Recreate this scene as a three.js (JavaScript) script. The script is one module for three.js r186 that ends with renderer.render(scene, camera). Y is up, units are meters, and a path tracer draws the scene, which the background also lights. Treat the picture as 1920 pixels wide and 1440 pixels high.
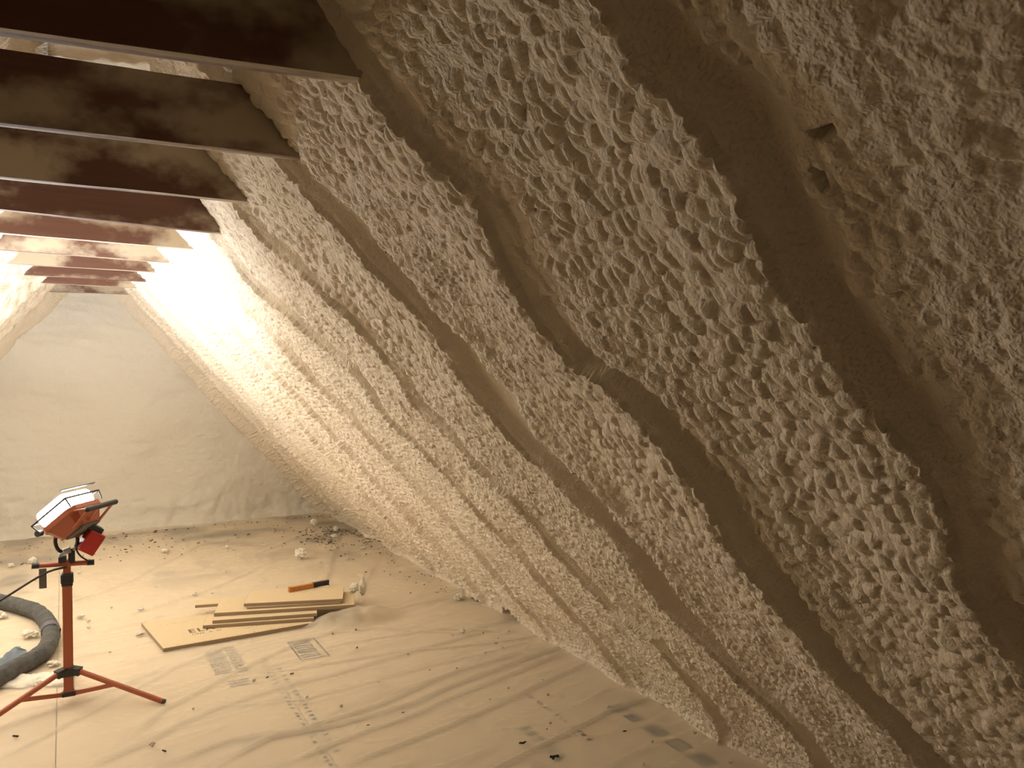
import * as THREE from 'three';
import { RoundedBoxGeometry } from 'three/addons/geometries/RoundedBoxGeometry.js';
import { mergeGeometries } from 'three/addons/utils/BufferGeometryUtils.js';
import { RectAreaLightUniformsLib } from 'three/addons/lights/RectAreaLightUniformsLib.js';

// ------------------------------------------------------------------ camera, light, exposure
const scene = new THREE.Scene();
scene.background = new THREE.Color(0x000000);
const renderer = new THREE.WebGLRenderer({ antialias: true });
renderer.toneMapping = THREE.LinearToneMapping;
renderer.toneMappingExposure = 0.97;
renderer.shadowMap.enabled = true;
RectAreaLightUniformsLib.init();

const R = THREE.MathUtils.degToRad;
const YAW = R(28.3), PITCH = -Math.atan(43 / 1560);
const camera = new THREE.PerspectiveCamera(2 * Math.atan(720 / 1560) * 180 / Math.PI, 4 / 3, 0.05, 60);
camera.position.set(0, 1.6, 0);
camera.lookAt(Math.sin(YAW) * Math.cos(PITCH), 1.6 + Math.sin(PITCH), -Math.cos(YAW) * Math.cos(PITCH));
scene.add(camera);

const LAMP_COLOR = new THREE.Color().setRGB(0.95, 1.02, 1.10);
const LAMP_POWER = 460, LAMP2_POWER = 390;             // radiance of each flood light's face
const LAMP_DIR = new THREE.Vector3(-0.50, 0.78, -0.36).normalize();
const LAMP2_DIR = new THREE.Vector3(0.28, 0.93, 0.22).normalize();

// ------------------------------------------------------------------ noise
function rng(seed) { let a = seed >>> 0; return () => { a = (a + 0x6D2B79F5) | 0; let t = Math.imul(a ^ (a >>> 15), 1 | a); t = (t + Math.imul(t ^ (t >>> 7), 61 | t)) ^ t; return ((t ^ (t >>> 14)) >>> 0) / 4294967296; }; }
function hash(x, y, s) { let h = Math.imul(x, 374761393) ^ Math.imul(y, 668265263) ^ Math.imul(s, 2147483647 - 58); h = Math.imul(h ^ (h >>> 13), 1274126177); h ^= h >>> 16; h = Math.imul(h, 2246822519 | 0); return ((h ^ (h >>> 15)) >>> 0) / 4294967296; }
function vnoise(x, y, s = 0) {
  const i = Math.floor(x), j = Math.floor(y); let u = x - i, v = y - j;
  u = u * u * u * (u * (u * 6 - 15) + 10); v = v * v * v * (v * (v * 6 - 15) + 10);
  const a = hash(i, j, s), b = hash(i + 1, j, s), c = hash(i, j + 1, s), d = hash(i + 1, j + 1, s);
  return (a + (b - a) * u + (c - a + (a - b - c + d) * u) * v) * 2 - 1;
}
function fbm(x, y, s = 0, o = 4) { let t = 0, a = 0.5; for (let k = 0; k < o; k++) { t += a * vnoise(x, y, s + k * 17); x = x * 2.03 + 5.1; y = y * 2.03 - 3.7; a *= 0.5; } return t; }
// overlapping rounded lumps, the way sprayed foam rises: 0 in the creases to 1 on the largest lump
function lumps(x, y, s, lean = 0) {
  const i = Math.floor(x), j = Math.floor(y); let best = 0;
  for (let a = -1; a <= 1; a++) for (let b = -1; b <= 1; b++) {
    const ci = i + a, cj = j + b, px = ci + hash(ci, cj, s), py = cj + hash(ci, cj, s + 1);
    const k = hash(ci, cj, s + 2), r = 0.55 + 0.45 * k, dx = x - px, dy = y - py, q = 1 - (dx * dx + dy * dy) / (r * r);
    if (q > 0) { const h = (0.45 + 0.55 * k) * Math.pow(q, 0.55) * (1 - lean * (dx + dy) / (1.5 * r)); if (h > best) best = h; }
  }
  return best;
}
// rounded pebbles that touch along creases
function pebbles(x, y, s, lean = 0) {
  const i = Math.floor(x), j = Math.floor(y); let f1 = 9, f2 = 9, k = 0, lx = 0;
  for (let a = -1; a <= 1; a++) for (let b = -1; b <= 1; b++) {
    const ci = i + a, cj = j + b, dx = x - ci - 0.1 - 0.8 * hash(ci, cj, s), dy = y - cj - 0.1 - 0.8 * hash(ci, cj, s + 1), q = Math.sqrt(dx * dx + dy * dy);
    if (q < f1) { f2 = f1; f1 = q; k = hash(ci, cj, s + 2); lx = dx + dy; } else if (q < f2) f2 = q;
  }
  const e = Math.min(1, (f2 - f1) * 1.5), dome = Math.sqrt(1 - (1 - e) * (1 - e));
  return (0.35 + 0.65 * k) * dome * (1 - lean * lx);
}
const smooth = (a, b, x) => { const t = Math.min(1, Math.max(0, (x - a) / (b - a))); return t * t * (3 - 2 * t); };
const lerp = (a, b, t) => a + (b - a) * t;
function along(list, y) {                            // list of [key, value] in falling or rising key order, linear between
  if ((y - list[0][0]) * (list[1][0] - list[0][0]) <= 0) return list[0][1];
  for (let k = 1; k < list.length; k++) { const [a, p] = list[k - 1], [b, q] = list[k]; if ((y - a) * (y - b) <= 0) return lerp(p, q, a === b ? 0 : (y - a) / (b - a)); }
  return list[list.length - 1][1];
}

// ------------------------------------------------------------------ materials
function dataTexture(w, h, f, srgb = false) {
  const d = new Uint8Array(w * h * 4);
  for (let y = 0; y < h; y++) for (let x = 0; x < w; x++) { const c = f(x, y), o = (y * w + x) * 4; d[o] = c[0] * 255; d[o + 1] = c[1] * 255; d[o + 2] = c[2] * 255; d[o + 3] = 255; }
  const t = new THREE.DataTexture(d, w, h); t.wrapS = t.wrapT = THREE.RepeatWrapping; t.magFilter = THREE.LinearFilter; t.minFilter = THREE.LinearMipmapLinearFilter; t.generateMipmaps = true;
  if (srgb) t.colorSpace = THREE.SRGBColorSpace; t.needsUpdate = true; return t;
}
// fine pitted grain of the foam, one tile is 0.7 m and wraps
const wrapNoise = (x, y, n, s) => { const f = (a, b) => vnoise(a, b, s); const u = x * n, v = y * n; return lerp(lerp(f(u, v), f(u - n, v), x), lerp(f(u, v - n), f(u - n, v - n), x), y); };
const foamBump = dataTexture(768, 768, (x, y) => { const u = x / 768, v = y / 768; const g = 0.5 + 0.26 * wrapNoise(u, v, 70, 3) + 0.2 * wrapNoise(u, v, 150, 9) + 0.12 * wrapNoise(u, v, 300, 11); const c = Math.min(1, Math.max(0, g)); return [c, c, c]; });
const mat = (o) => new THREE.MeshStandardMaterial(o);
const lin = (r, g, b) => new THREE.Color().setRGB(r, g, b);
const FOAM = [0.855, 0.73, 0.565];
const foamMat = mat({ color: lin(...FOAM), roughness: 0.75, bumpMap: foamBump, bumpScale: 0.006 });
foamMat.name = 'sprayed foam';
const scrapMat = mat({ color: lin(0.88, 0.81, 0.68), roughness: 0.8, bumpMap: foamBump, bumpScale: 0.002 });
const blackMat = mat({ color: lin(0.03, 0.03, 0.032), roughness: 0.55 });
const orangeMat = mat({ color: lin(0.44, 0.12, 0.055), roughness: 0.42 });
const redMat = mat({ color: lin(0.55, 0.04, 0.035), roughness: 0.45 });
const steelMat = mat({ color: lin(0.6, 0.6, 0.6), roughness: 0.35, metalness: 0.9 });
const greyMat = mat({ color: lin(0.16, 0.145, 0.13), roughness: 0.7 });
const cableMat = mat({ color: lin(0.05, 0.035, 0.035), roughness: 0.6 });
const glowMat = mat({ color: lin(0.9, 0.9, 0.9), emissive: lin(1.0, 0.99, 0.97), emissiveIntensity: 25, roughness: 0.5 });
glowMat.name = 'lamp glow';

// ------------------------------------------------------------------ object helpers
const join = (list) => mergeGeometries(list.map((g) => g.index ? g.toNonIndexed() : g));
const taken = new Map();
function numbered(n) { const k = taken.get(n) ?? 0; taken.set(n, k + 1); return k ? `${n}_${String(k).padStart(3, '0')}` : n; }
function mesh(name, geo, material, parent = scene) { const m = new THREE.Mesh(geo, material); m.name = parent === scene ? numbered(name) : name; m.castShadow = m.receiveShadow = true; parent.add(m); return m; }
function tag(o, label, category, group, kind) { o.userData.label = label; o.userData.category = category; if (group) o.userData.group = group; if (kind) o.userData.kind = kind; return o; }
function thing(name, label, category, pos = [0, 0, 0], group) { const o = new THREE.Group(); o.name = numbered(name); o.position.set(...pos); scene.add(o); return tag(o, label, category, group); }
function part(name, parent) { const o = new THREE.Group(); o.name = name; parent.add(o); return o; }
function structure(o, label) { o.userData.kind = 'structure'; o.userData.label = label; return o; }
const V = (x, y, z) => new THREE.Vector3(x, y, z);
function bar(a, b, r, seg = 14) {                     // round rod from a to b
  const d = b.clone().sub(a), g = new THREE.CylinderGeometry(r, r, d.length(), seg);
  g.applyQuaternion(new THREE.Quaternion().setFromUnitVectors(V(0, 1, 0), d.clone().normalize())); g.translate(...a.clone().add(b).multiplyScalar(0.5)); return g;
}
function strip(a, b, w, t, up = V(0, 1, 0), round = 0.003) {   // flat bar from a to b, w across, t thick
  const d = b.clone().sub(a), L = d.length(), z = d.normalize(), x = up.clone().cross(z).normalize(), y = z.clone().cross(x);
  const g = new RoundedBoxGeometry(w, t, L, 2, round); g.applyMatrix4(new THREE.Matrix4().makeBasis(x, y, z)); g.translate(...a.clone().add(b).multiplyScalar(0.5)); return g;
}
const box = (w, h, d, r = 0.003) => new RoundedBoxGeometry(w, h, d, 2, r);

// a thick slab of foam: point(u, v, out) gives the surface pushed into the room; the back lies `thick` behind
function slab(us, vs, offset, point, thick, uvScale = 0.7) {
  const nu = us.length, nv = vs.length, pos = new Float32Array((nu * nv + 2 * (nu + nv) * 2 + 8) * 3), uv = new Float32Array(pos.length / 3 * 2), idx = [];
  let n = 0;
  const put = (p, a, b) => { pos[n * 3] = p[0]; pos[n * 3 + 1] = p[1]; pos[n * 3 + 2] = p[2]; uv[n * 2] = a / uvScale; uv[n * 2 + 1] = b / uvScale; return n++; };
  for (let j = 0; j < nv; j++) for (let i = 0; i < nu; i++) put(point(us[i], vs[j], offset(us[i], vs[j])), us[i], vs[j]);
  for (let j = 0; j < nv - 1; j++) for (let i = 0; i < nu - 1; i++) { const a = j * nu + i, b = a + 1, c = a + nu, d = c + 1; if ((i + j) & 1) idx.push(a, b, c, b, d, c); else idx.push(a, b, d, a, d, c); }
  const geo = new THREE.BufferGeometry();
  const rim = [];
  for (let i = 0; i < nu; i++) rim.push(i); for (let j = 1; j < nv; j++) rim.push(j * nu + nu - 1); for (let i = nu - 2; i >= 0; i--) rim.push((nv - 1) * nu + i); for (let j = nv - 2; j > 0; j--) rim.push(j * nu);
  const back = rim.map((r) => put(point(us[r % nu], vs[(r / nu) | 0], -thick), 0, 0));
  for (let k = 0; k < rim.length; k++) { const l = (k + 1) % rim.length; idx.push(rim[k], back[k], rim[l], rim[l], back[k], back[l]); }
  const c = [0, nu - 1, nu - 1 + nv - 1, 2 * (nu - 1) + nv - 1].map((k) => back[k]);
  idx.push(c[0], c[2], c[1], c[0], c[3], c[2]);
  geo.setAttribute('position', new THREE.BufferAttribute(pos.subarray(0, n * 3).slice(), 3)); geo.setAttribute('uv', new THREE.BufferAttribute(uv.subarray(0, n * 2).slice(), 2));
  geo.setIndex(idx); geo.computeVertexNormals(); return geo;
}
function steps(from, to, f) { const s = Math.sign(to - from), a = [from]; let t = from; while (true) { t += s * f(t); if ((to - t) * s < 0.001) break; a.push(t); } a.push(to); return a; }

// ------------------------------------------------------------------ sloping roof: the right side
const COS = 0.654, SIN = 0.7566;                      // 49 degrees
const RIDGE_X = 0.22, FOOT_R = 2.47, FOOT_L = 2 * RIDGE_X - FOOT_R, BACK = -8.68;
// where foam runs over each rafter: [height, z] along the rafter, nearest first
const RAFTERS = [
  [[2.6, -0.22], [1.6, -0.2], [0, -0.2]],
  [[2.6, -0.93], [2.08, -0.91], [2.01, -0.91], [1.93, -0.87], [1.84, -0.88], [1.73, -0.9], [1.57, -0.87], [1.46, -0.84], [1.33, -0.87], [1.23, -0.9], [1.14, -0.88], [0.8, -0.87], [0, -0.8]],
  [[2.6, -1.66], [2.13, -1.62], [2.03, -1.58], [1.94, -1.56], [1.84, -1.63], [1.74, -1.66], [1.61, -1.65], [1.58, -1.57], [1.48, -1.51], [1.31, -1.48], [1.17, -1.52], [1.06, -1.5], [0.9, -1.48], [0.79, -1.45], [0.66, -1.38], [0, -1.36]],
  [[2.6, -2.42], [2.11, -2.42], [2, -2.36], [1.92, -2.37], [1.82, -2.31], [1.75, -2.28], [1.66, -2.29], [1.57, -2.34], [1.39, -2.35], [1.32, -2.32], [1.21, -2.24], [1.01, -2.16], [0.92, -2.17], [0.79, -2.19], [0.56, -2.05], [0.42, -1.95], [0.3, -1.96], [0, -2.05]],
  [[2.6, -3.14], [2.22, -3.16], [2.08, -3.19], [2, -3.13], [1.89, -3.04], [1.79, -2.93], [1.65, -2.93], [1.57, -2.96], [1.43, -3.05], [1.31, -2.96], [1.16, -2.9], [1.1, -2.8], [0.83, -2.81], [0.62, -2.74], [0.54, -2.55], [0.25, -2.5], [0, -2.62]],
  [[2.6, -3.78], [2.1, -3.86], [1.98, -3.9], [1.91, -3.87], [1.82, -3.73], [1.7, -3.64], [1.58, -3.51], [1.39, -3.57], [1.2, -3.45], [0.9, -3.4], [0.5, -3.3], [0, -3.25]],
  [[2.6, -4.5], [2.1, -4.52], [1.6, -4.3], [1.2, -4.22], [0.7, -4.1], [0, -4.0]],
  [[2.6, -5.2], [1.9, -5.15], [1.3, -5.0], [0.6, -4.95], [0, -4.8]],
  [[2.6, -5.9], [1.4, -5.78], [0, -5.6]], [[2.6, -6.62], [1.4, -6.5], [0, -6.4]], [[2.6, -7.35], [1.4, -7.25], [0, -7.2]], [[2.6, -8.1], [1.4, -8.05], [0, -8.0]], [[2.6, -8.9], [0, -8.9]],
];
const STEP = [0.04, 0.036, 0.038, 0.031, 0.024, 0.02, 0.018, 0.028, 0.025, 0.022, 0.02, 0.02, 0.02];   // how far each rafter stands proud on its near side
// width of the bare hollow on the near side of each rafter, by height
const HOLLOW = [null, [[2.6, 0.12], [1.9, 0.1], [1.2, 0.08], [0, 0.1]], [[2.6, 0.05], [2.0, 0.05], [1.55, 0.09], [1.2, 0.1], [0.85, 0.07], [0.6, 0.08], [0, 0.1]],
  [[2.6, 0.08], [2.0, 0.13], [1.85, 0.1], [1.75, 0.05], [1.6, 0.18], [1.47, 0.25], [1.3, 0.2], [1.1, 0.13], [0.9, 0.15], [0.6, 0.1], [0.35, 0.14], [0, 0.12]],
  [[2.6, 0.07], [2.0, 0.12], [1.8, 0.06], [1.5, 0.05], [1.3, 0.06], [1.0, 0.04], [0.8, 0.1], [0.6, 0.14], [0.4, 0.05], [0, 0.05]], [[2.6, 0.2], [2.0, 0.16], [1.7, 0.1], [1.4, 0.05], [0, 0.04]]];
const ROOF_HOLES = [[0.36, -8.44, 0.016, 0.05, 0.06], [0.03, -4.5, 0.035, 0.1, 0.2], [0.03, -4.93, 0.02, 0.09, 0.06], [1.885, -0.735, 0.005, 0.018, 0.03], [1.845, -0.775, 0.011, 0.004, 0.02], [1.965, -0.795, 0.03, 0.004, 0.02]];
function roofOffset(z, s) {
  const y = s * SIN, wob = lerp(0.014, 0.035, smooth(-3.6, -4.6, z)) * fbm(s * 4, 3.3, 71, 3) + 0.01 * fbm(s * 16, z * 9, 73, 2);
  let k = 1; while (k < RAFTERS.length - 1 && along(RAFTERS[k], y) + wob > z) k++;
  const near = along(RAFTERS[k - 1], y) + wob, far = along(RAFTERS[k], y) + wob, L = near - far, d = z - far, firm = Math.min(1, Math.max(0.1, 0.62 + 1.2 * fbm(s * 1.6, k * 7.7, 75, 2) + (k === 3 ? 0.3 : 0))), top = STEP[k] * lerp(0.55, 1.05, firm);
  const hollow = (HOLLOW[k] ? along(HOLLOW[k], y) : 0.05 + 0.03 * fbm(s * 3, k * 9.1, 77, 2)) * (0.85 + 0.4 * fbm(s * 9, k * 5.3, 79, 2)) * lerp(0.4, 0.85, firm);
  const bay = -0.012 + 0.02 * fbm(z * 3, s * 2.2, 81, 3);
  // from the rafter's crest (d = 0) towards the camera: drop, hollow, swelling bay, then the next crest
  const dist = Math.max(0.8, -z), close = smooth(-0.95, -0.6, z);
  const big = smooth(-0.3, 0.3, 0.8 * fbm(z * 1.1, s * 1.3, 91, 3) + 0.32 * (y - 1.15) + 0.42 * smooth(-2.3, -1.3, z) - 0.2);
  const wx = z + 0.012 * vnoise(z * 9, s * 9, 95), wy = s + 0.012 * vnoise(z * 9, s * 9, 97);
  const large = pebbles(wx * 25, wy * 26, 101, 0.25), mid = pebbles(wx * 48, wy * 42, 103, 0.4), small = pebbles(wx * 85, wy * 80, 107, 0.2), coarse = pebbles(wx * 30, wy * 27, 109, 0.3);
  const fine = smooth(5.2, 3.2, dist);
  const drop = top * (1 - smooth(0, 0.06, d)) - lerp(0.0, 0.018, firm) * smooth(0.0, 0.06, d);
  const edge = d + (0.035 * (1 - close) * (lerp(mid, large, big) - 0.35)) * smooth(0.01, 0.06, d), swell = smooth(hollow, hollow + 0.016 + 0.03 * (k > 5), edge);
  const rise = Math.pow(smooth(0.1, 1, (d - hollow) / Math.max(0.05, L - hollow)), 2.2);
  let body = bay + (STEP[k - 1] - bay) * rise - (k === 1 ? 0.08 * smooth(0, 0.15, d) * smooth(0.66, 0.4, d) : 0);
  body += 0.014 * firm * Math.exp(-(((d - hollow - 0.05) / 0.05) ** 2));
  let h = lerp(drop, Math.max(body, drop), swell);
  const m = lerp(0.16, 1, swell);                     // the hollow and the rafter's side stay smooth
  // lumps: large round scales high up and near, finer and rougher lower down and towards the far end
  h += m * (lerp(0.001, 0.021, big) * large * lerp(1, 0.45, close) + lerp(0.0145, 0.0012, big) * mid * lerp(0.5, 1, fine) * (1 - 0.6 * close) + lerp(0.004, 0, big) * small * fine * (1 - close) + 0.02 * (1 - fine) * coarse + 0.016 * fbm(z * 6, s * 5, 111, 2));
  // close by the camera the foam lies in big soft billows
  h += 0.02 * close * lumps(wx * 9, wy * 8, 119);
  // ragged toe on the floor and fillet against the end wall
  h += (0.075 + 0.06 * fbm(z * 5, 1.7, 113, 3)) * Math.exp(-Math.max(0, y) / 0.035);
  h += 0.1 * smooth(BACK + 0.22, BACK, z);
  for (const [hy, hz, ry, rz, deep] of ROOF_HOLES) { const q = ((y - hy) / ry) ** 2 + ((z - hz + 0.3 * (y - hy)) / rz) ** 2 + 0.5 * vnoise(y * 60, z * 40, 117); if (q < 1) h = lerp(h, -deep, smooth(1, 0.55, q)); }
  return h;
}
const uR = steps(4.5, -8.9, (z) => z > 0.3 ? 0.12 : z > -0.35 ? 0.045 : z > -2.3 ? 0.0062 : 0.0027 * -z);
const vR = steps(-0.06, 3.5, () => 0.0064);
structure(mesh('wall_right', slab(uR, vR, roofOffset, (z, s, h) => [FOOT_R - s * COS - h * SIN, s * SIN - h * COS, z], 0.22), foamMat), 'sloping right roof side thickly covered with lumpy cream sprayed foam over the rafters');

// ------------------------------------------------------------------ left side, end wall, near wall, ridge
function leftOffset(z, s) {
  const y = s * SIN, ph = (z + 0.9 + 0.1 * fbm(s * 2, z, 201, 2)) / 0.72, fr = ph - Math.floor(ph);
  return 0.045 * Math.pow(Math.cos(fr * Math.PI), 4) - 0.02 + 0.02 * lumps(z * 20, s * 18, 203) + 0.008 * lumps(z * 45, s * 42, 205) + 0.02 * fbm(z * 4, s * 4, 207, 3) + 0.08 * Math.exp(-Math.max(0, y) / 0.035) + 0.1 * smooth(BACK + 0.25, BACK, z);
}
structure(mesh('wall_left', slab(steps(4.5, -8.9, (z) => z > 0 ? 0.12 : z > -1 ? 0.05 : 0.022), steps(-0.06, 3.5, () => 0.022), leftOffset, (z, s, h) => [FOOT_L - 0.25 * smooth(-8.5, -5, z) + s * COS + h * SIN, s * SIN - h * COS, z], 0.22), foamMat), 'sloping left roof side covered with cream sprayed foam');
const smoothLitFoam = foamMat.clone(); smoothLitFoam.bumpScale = 0.005; smoothLitFoam.color.setRGB(0.78, 0.715, 0.60);  // same foam, the gable's less yellow lit tone put into its colour
function endOffset(x, y) {
  let h = 0.045 * fbm(x * 1.6, y * 1.9, 301, 3) + 0.014 * fbm(x * 5, y * 15, 303, 3) + (0.006 + 0.007 * smooth(0.6, 1.8, x)) * lumps(x * 22, y * 24, 305, 0.3) + 0.03 * smooth(0.55, 0.0, y) * lumps(x * 9, y * 8, 307);
  h += (0.09 + 0.05 * fbm(x * 6, 2.2, 309, 3)) * Math.exp(-Math.max(0, y) / 0.04);
  const q = ((x - 2.3) / 0.05) ** 2 + ((y - 0.36) / 0.025) ** 2; if (q < 1) h -= 0.12 * smooth(1, 0.4, q);
  return h;
}
structure(mesh('wall_back', slab(steps(-2.3, 2.75, () => 0.016), steps(-0.05, 2.75, () => 0.016), endOffset, (x, y, h) => [x, y, BACK + h], 0.2), smoothLitFoam), 'far gable wall under smooth sprayed foam with its lit tone painted in');
structure(mesh('wall_front', slab(steps(-2.3, 2.75, () => 0.05), steps(-0.05, 2.75, () => 0.05), (x, y) => 0.03 * fbm(x * 3, y * 3, 311, 3), (x, y, h) => [-x + 0.45, y, 4.35 - h], 0.2), smoothLitFoam), 'foamed wall behind the camera');
structure(mesh('ceiling', slab(steps(-0.25, 0.25, () => 0.03), steps(-8.9, 4.5, () => 0.03), (x, z) => 0.02 * lumps(x * 20, z * 18, 321) + 0.02 * fbm(x * 5, z * 5, 323, 2), (x, z, h) => [RIDGE_X + x, 2.56 - h, z], 0.2), foamMat), 'foamed ridge under the roof top');

// ------------------------------------------------------------------ floor: chipboard panels
function chipCanvas(w, h, seed, tone, paint) {
  const c = document.createElement('canvas'); c.width = w; c.height = h; const g = c.getContext('2d'), r = rng(seed);
  g.fillStyle = `rgb(${tone.join(',')})`; g.fillRect(0, 0, w, h);
  for (let k = 0; k < w * h / 60; k++) { const v = (r() - 0.5) * 46, a = r() * 3; g.save(); g.translate(r() * w, r() * h); g.rotate(a); g.fillStyle = `rgba(${tone.map((t) => Math.round(t + v)).join(',')},0.5)`; g.fillRect(0, 0, 2 + r() * 6, 1 + r() * 2); g.restore(); }
  if (paint) paint(g, w, h, r);
  const t = new THREE.CanvasTexture(c); t.colorSpace = THREE.SRGBColorSpace; t.wrapS = t.wrapT = THREE.RepeatWrapping; return t;
}
const PANEL = [236, 216, 184];
const ink = 'rgba(40,56,70,';
// smudged lines of grey-blue print, too worn to read
function smudge(g, x, y, w, h, rows, r, a) { for (let k = 0; k < rows; k++) { let p = x; while (p < x + w) { const l = 4 + r() * 16; g.fillStyle = ink + (a * (0.5 + 0.5 * r())) + ')'; g.fillRect(p, y + k * h / rows, Math.min(l, x + w - p), h / rows * 0.72); p += l + 2 + r() * 4; } } }
const plainMaps = [1, 2, 3].map((s) => chipCanvas(512, 1024, s, PANEL.map((t) => t + (s - 2) * 5)));
const panelMats = plainMaps.map((map) => mat({ map, roughness: 0.7 }));
const PW = 0.98, PL = 2.4;
const toPx = (x, z, px, pz) => [(x - px) / PW * 1024, (z - pz) / PL * 2048];     // canvas top is the panel's far edge
function printed(px, pz, marks, seed) {
  return mat({ roughness: 0.7, map: chipCanvas(1024, 2048, seed, PANEL, (g, w, h, r) => { for (const [x0, z0, x1, z1, rows, a, style] of marks) { const [ax, ay] = toPx(x0, z0, px, pz), [bx, by] = toPx(x1, z1, px, pz); if (style === 'dash') { for (let y = ay; y < by; y += 26 + r() * 30) { g.fillStyle = ink + a + ')'; g.fillRect(ax + r() * 4, y, bx - ax, 10 + r() * 14); } } else if (style === 'frame') { g.strokeStyle = ink + a + ')'; g.lineWidth = 11; smudge(g, ax + 20, ay + 10, bx - ax - 60, by - ay - 20, 9, r, 0.55); g.strokeRect(ax, ay, bx - ax, by - ay); for (let k = 0; k < 4; k++) g.strokeRect(ax + 18, ay + 16 + k * (by - ay) / 4.2, bx - ax - 60, (by - ay) / 9); smudge(g, ax + 8, ay, bx - ax - 30, 40, 1, r, a); } else smudge(g, ax, ay, bx - ax, by - ay, rows, r, a); } }) });
}
const floor = new THREE.Group(); floor.name = 'floor'; scene.add(floor); structure(floor, 'chipboard attic floor panels under the plastic sheet');
mesh('subfloor', new THREE.BoxGeometry(5.6, 0.1, 13.8), mat({ color: lin(0.25, 0.18, 0.11), roughness: 0.9 }), floor).position.set(0.3, -0.082, -2.15);
const panelGeo = new RoundedBoxGeometry(PW - 0.003, 0.03, PL - 0.003, 1, 0.002);
{ // top-face uv of each panel spans the whole map
  const p = panelGeo.attributes.position, u = panelGeo.attributes.uv; for (let k = 0; k < p.count; k++) u.setXY(k, p.getX(k) / PW + 0.5, 0.5 - p.getZ(k) / PL);
}
const r0 = rng(5);
for (let i = 0; i < 5; i++) for (let j = 0; j < 6; j++) {
  const x0 = -2.01 + i * PW, z0 = -9.2 + j * PL + (i & 1 ? 0.9 : 0) - 0.9;
  let m = panelMats[(i * 2 + j * 3 + (r0() * 2 | 0)) % 3];
  if (i === 2 && j === 2) m = printed(x0, z0, [[0.66, -4.8, 0.75, -4.4, 13, 1], [0.765, -4.82, 0.82, -4.38, 10, 1], [0.70, -4.3, 0.8, -4.2, 3, 0.9], [0.9, -4.5, 0.915, -3.2, 1, 0.75, 'dash']], 31);
  if (i === 3 && j === 1) m = printed(x0, z0, [[1.1, -4.74, 1.25, -4.42, 1, 1, 'frame']], 37);
  if (i === 3 && j === 2) m = printed(x0, z0, [[0.955, -4.5, 0.975, -3.3, 1, 0.75, 'dash'], [1.72, -3.15, 1.78, -2.8, 6, 0.6]], 33);
  if (i === 4 && j === 2) m = printed(x0, z0, [[2.2, -3.15, 2.27, -2.92, 2, 0.9], [1.93, -3.5, 1.95, -2.85, 1, 0.7, 'dash']], 35);
  if (i === 4 && j === 3) m = printed(x0, z0, [[2.2, -2.89, 2.28, -2.45, 3, 0.9]], 39);
  mesh('floor_panel', panelGeo, m, floor).position.set(x0 + PW / 2, -0.016, z0 + PL / 2);
}

// ------------------------------------------------------------------ plastic sheet over the floor
const FOLDS = [ // [half width, height, opacity, [x, z] ...]
  [0.02, 0.011, 0.62, [0.5, -3.4], [0.73, -3.54], [1.05, -3.54], [1.44, -3.62], [1.83, -3.75], [2.46, -3.93]],
  [0.018, 0.01, 0.55, [0.72, -3.28], [1.05, -3.39], [1.45, -3.52], [1.77, -3.62], [2.45, -3.84]],
  [0.02, 0.014, 0.4, [0.09, -3.67], [0.34, -3.8], [0.58, -3.98], [0.9, -4.09], [1.23, -4.14], [1.76, -4.27], [2.12, -4.34]],
  [0.022, 0.015, 0.35, [0.19, -3.77], [0.39, -4.08], [0.63, -4.29], [0.84, -4.45], [1.15, -4.7], [1.44, -4.82]],
  [0.018, 0.009, 0.6, [1.3, -2.8], [1.48, -2.87], [1.68, -2.94], [1.88, -3], [2.16, -3.1], [2.4, -3.12]],
  [0.015, 0.008, 0.3, [-0.26, -4.19], [-0.15, -4.28], [0.05, -4.35], [0.42, -4.63]],
  [0.016, 0.008, 0.35, [-0.25, -3.88], [-0.1, -4.01], [0.16, -4.28], [0.5, -4.63], [0.77, -4.81]],
  [0.018, 0.01, 0.6, [0.31, -3.5], [0.57, -3.6], [0.87, -3.56], [1.24, -3.66], [1.74, -3.86], [2.15, -3.94]],
  [0.018, 0.01, 0.4, [0.07, -3.63], [0.27, -3.73], [0.43, -3.87]],
  [0.02, 0.016, 0.4, [2.33, -7.76], [1.94, -6.72], [1.61, -5.79]],
  [0.03, 0.014, 0.3, [2.11, -6.22], [1.86, -5.65], [1.7, -5.3]],
  [0.03, 0.012, 0.3, [2.35, -8.21], [1.87, -7.59], [1.38, -7.02]],
  [0.018, 0.009, 0.55, [0.94, -3.16], [1.29, -3.26], [1.64, -3.35], [2, -3.5], [2.4, -3.62]],
  [0.025, 0.014, 0.3, [1.2, -4.8], [1.64, -4.74], [2.01, -4.4], [2.43, -4.51]],
  [0.025, 0.014, 0.3, [1.71, -5.03], [2.06, -5.1], [2.33, -5.1], [2.48, -4.61]],
  [0.016, 0.009, 0.4, [1.24, -4.56], [1.61, -4.56], [1.97, -4.53], [2.23, -4.34]],
  [0.016, 0.008, 0.45, [0.94, -4.29], [1.22, -4.29], [1.57, -4.28], [2.04, -4.17], [2.45, -4.16]],
  [0.014, 0.008, 0.3, [0.55, -4.0], [0.95, -3.9], [1.5, -3.98], [2.3, -4.08]],
  [0.02, 0.008, 0.25, [0.2, -5.6], [0.9, -6.1], [1.6, -6.9]], [0.02, 0.008, 0.25, [-0.3, -5.9], [0.4, -6.6], [1.2, -7.9]],
].map(([w, h, a, ...p]) => ({ w, h, a, p, lo: [Math.min(...p.map((q) => q[0])) - 0.12, Math.min(...p.map((q) => q[1])) - 0.12], hi: [Math.max(...p.map((q) => q[0])) + 0.12, Math.max(...p.map((q) => q[1])) + 0.12] }));
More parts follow.
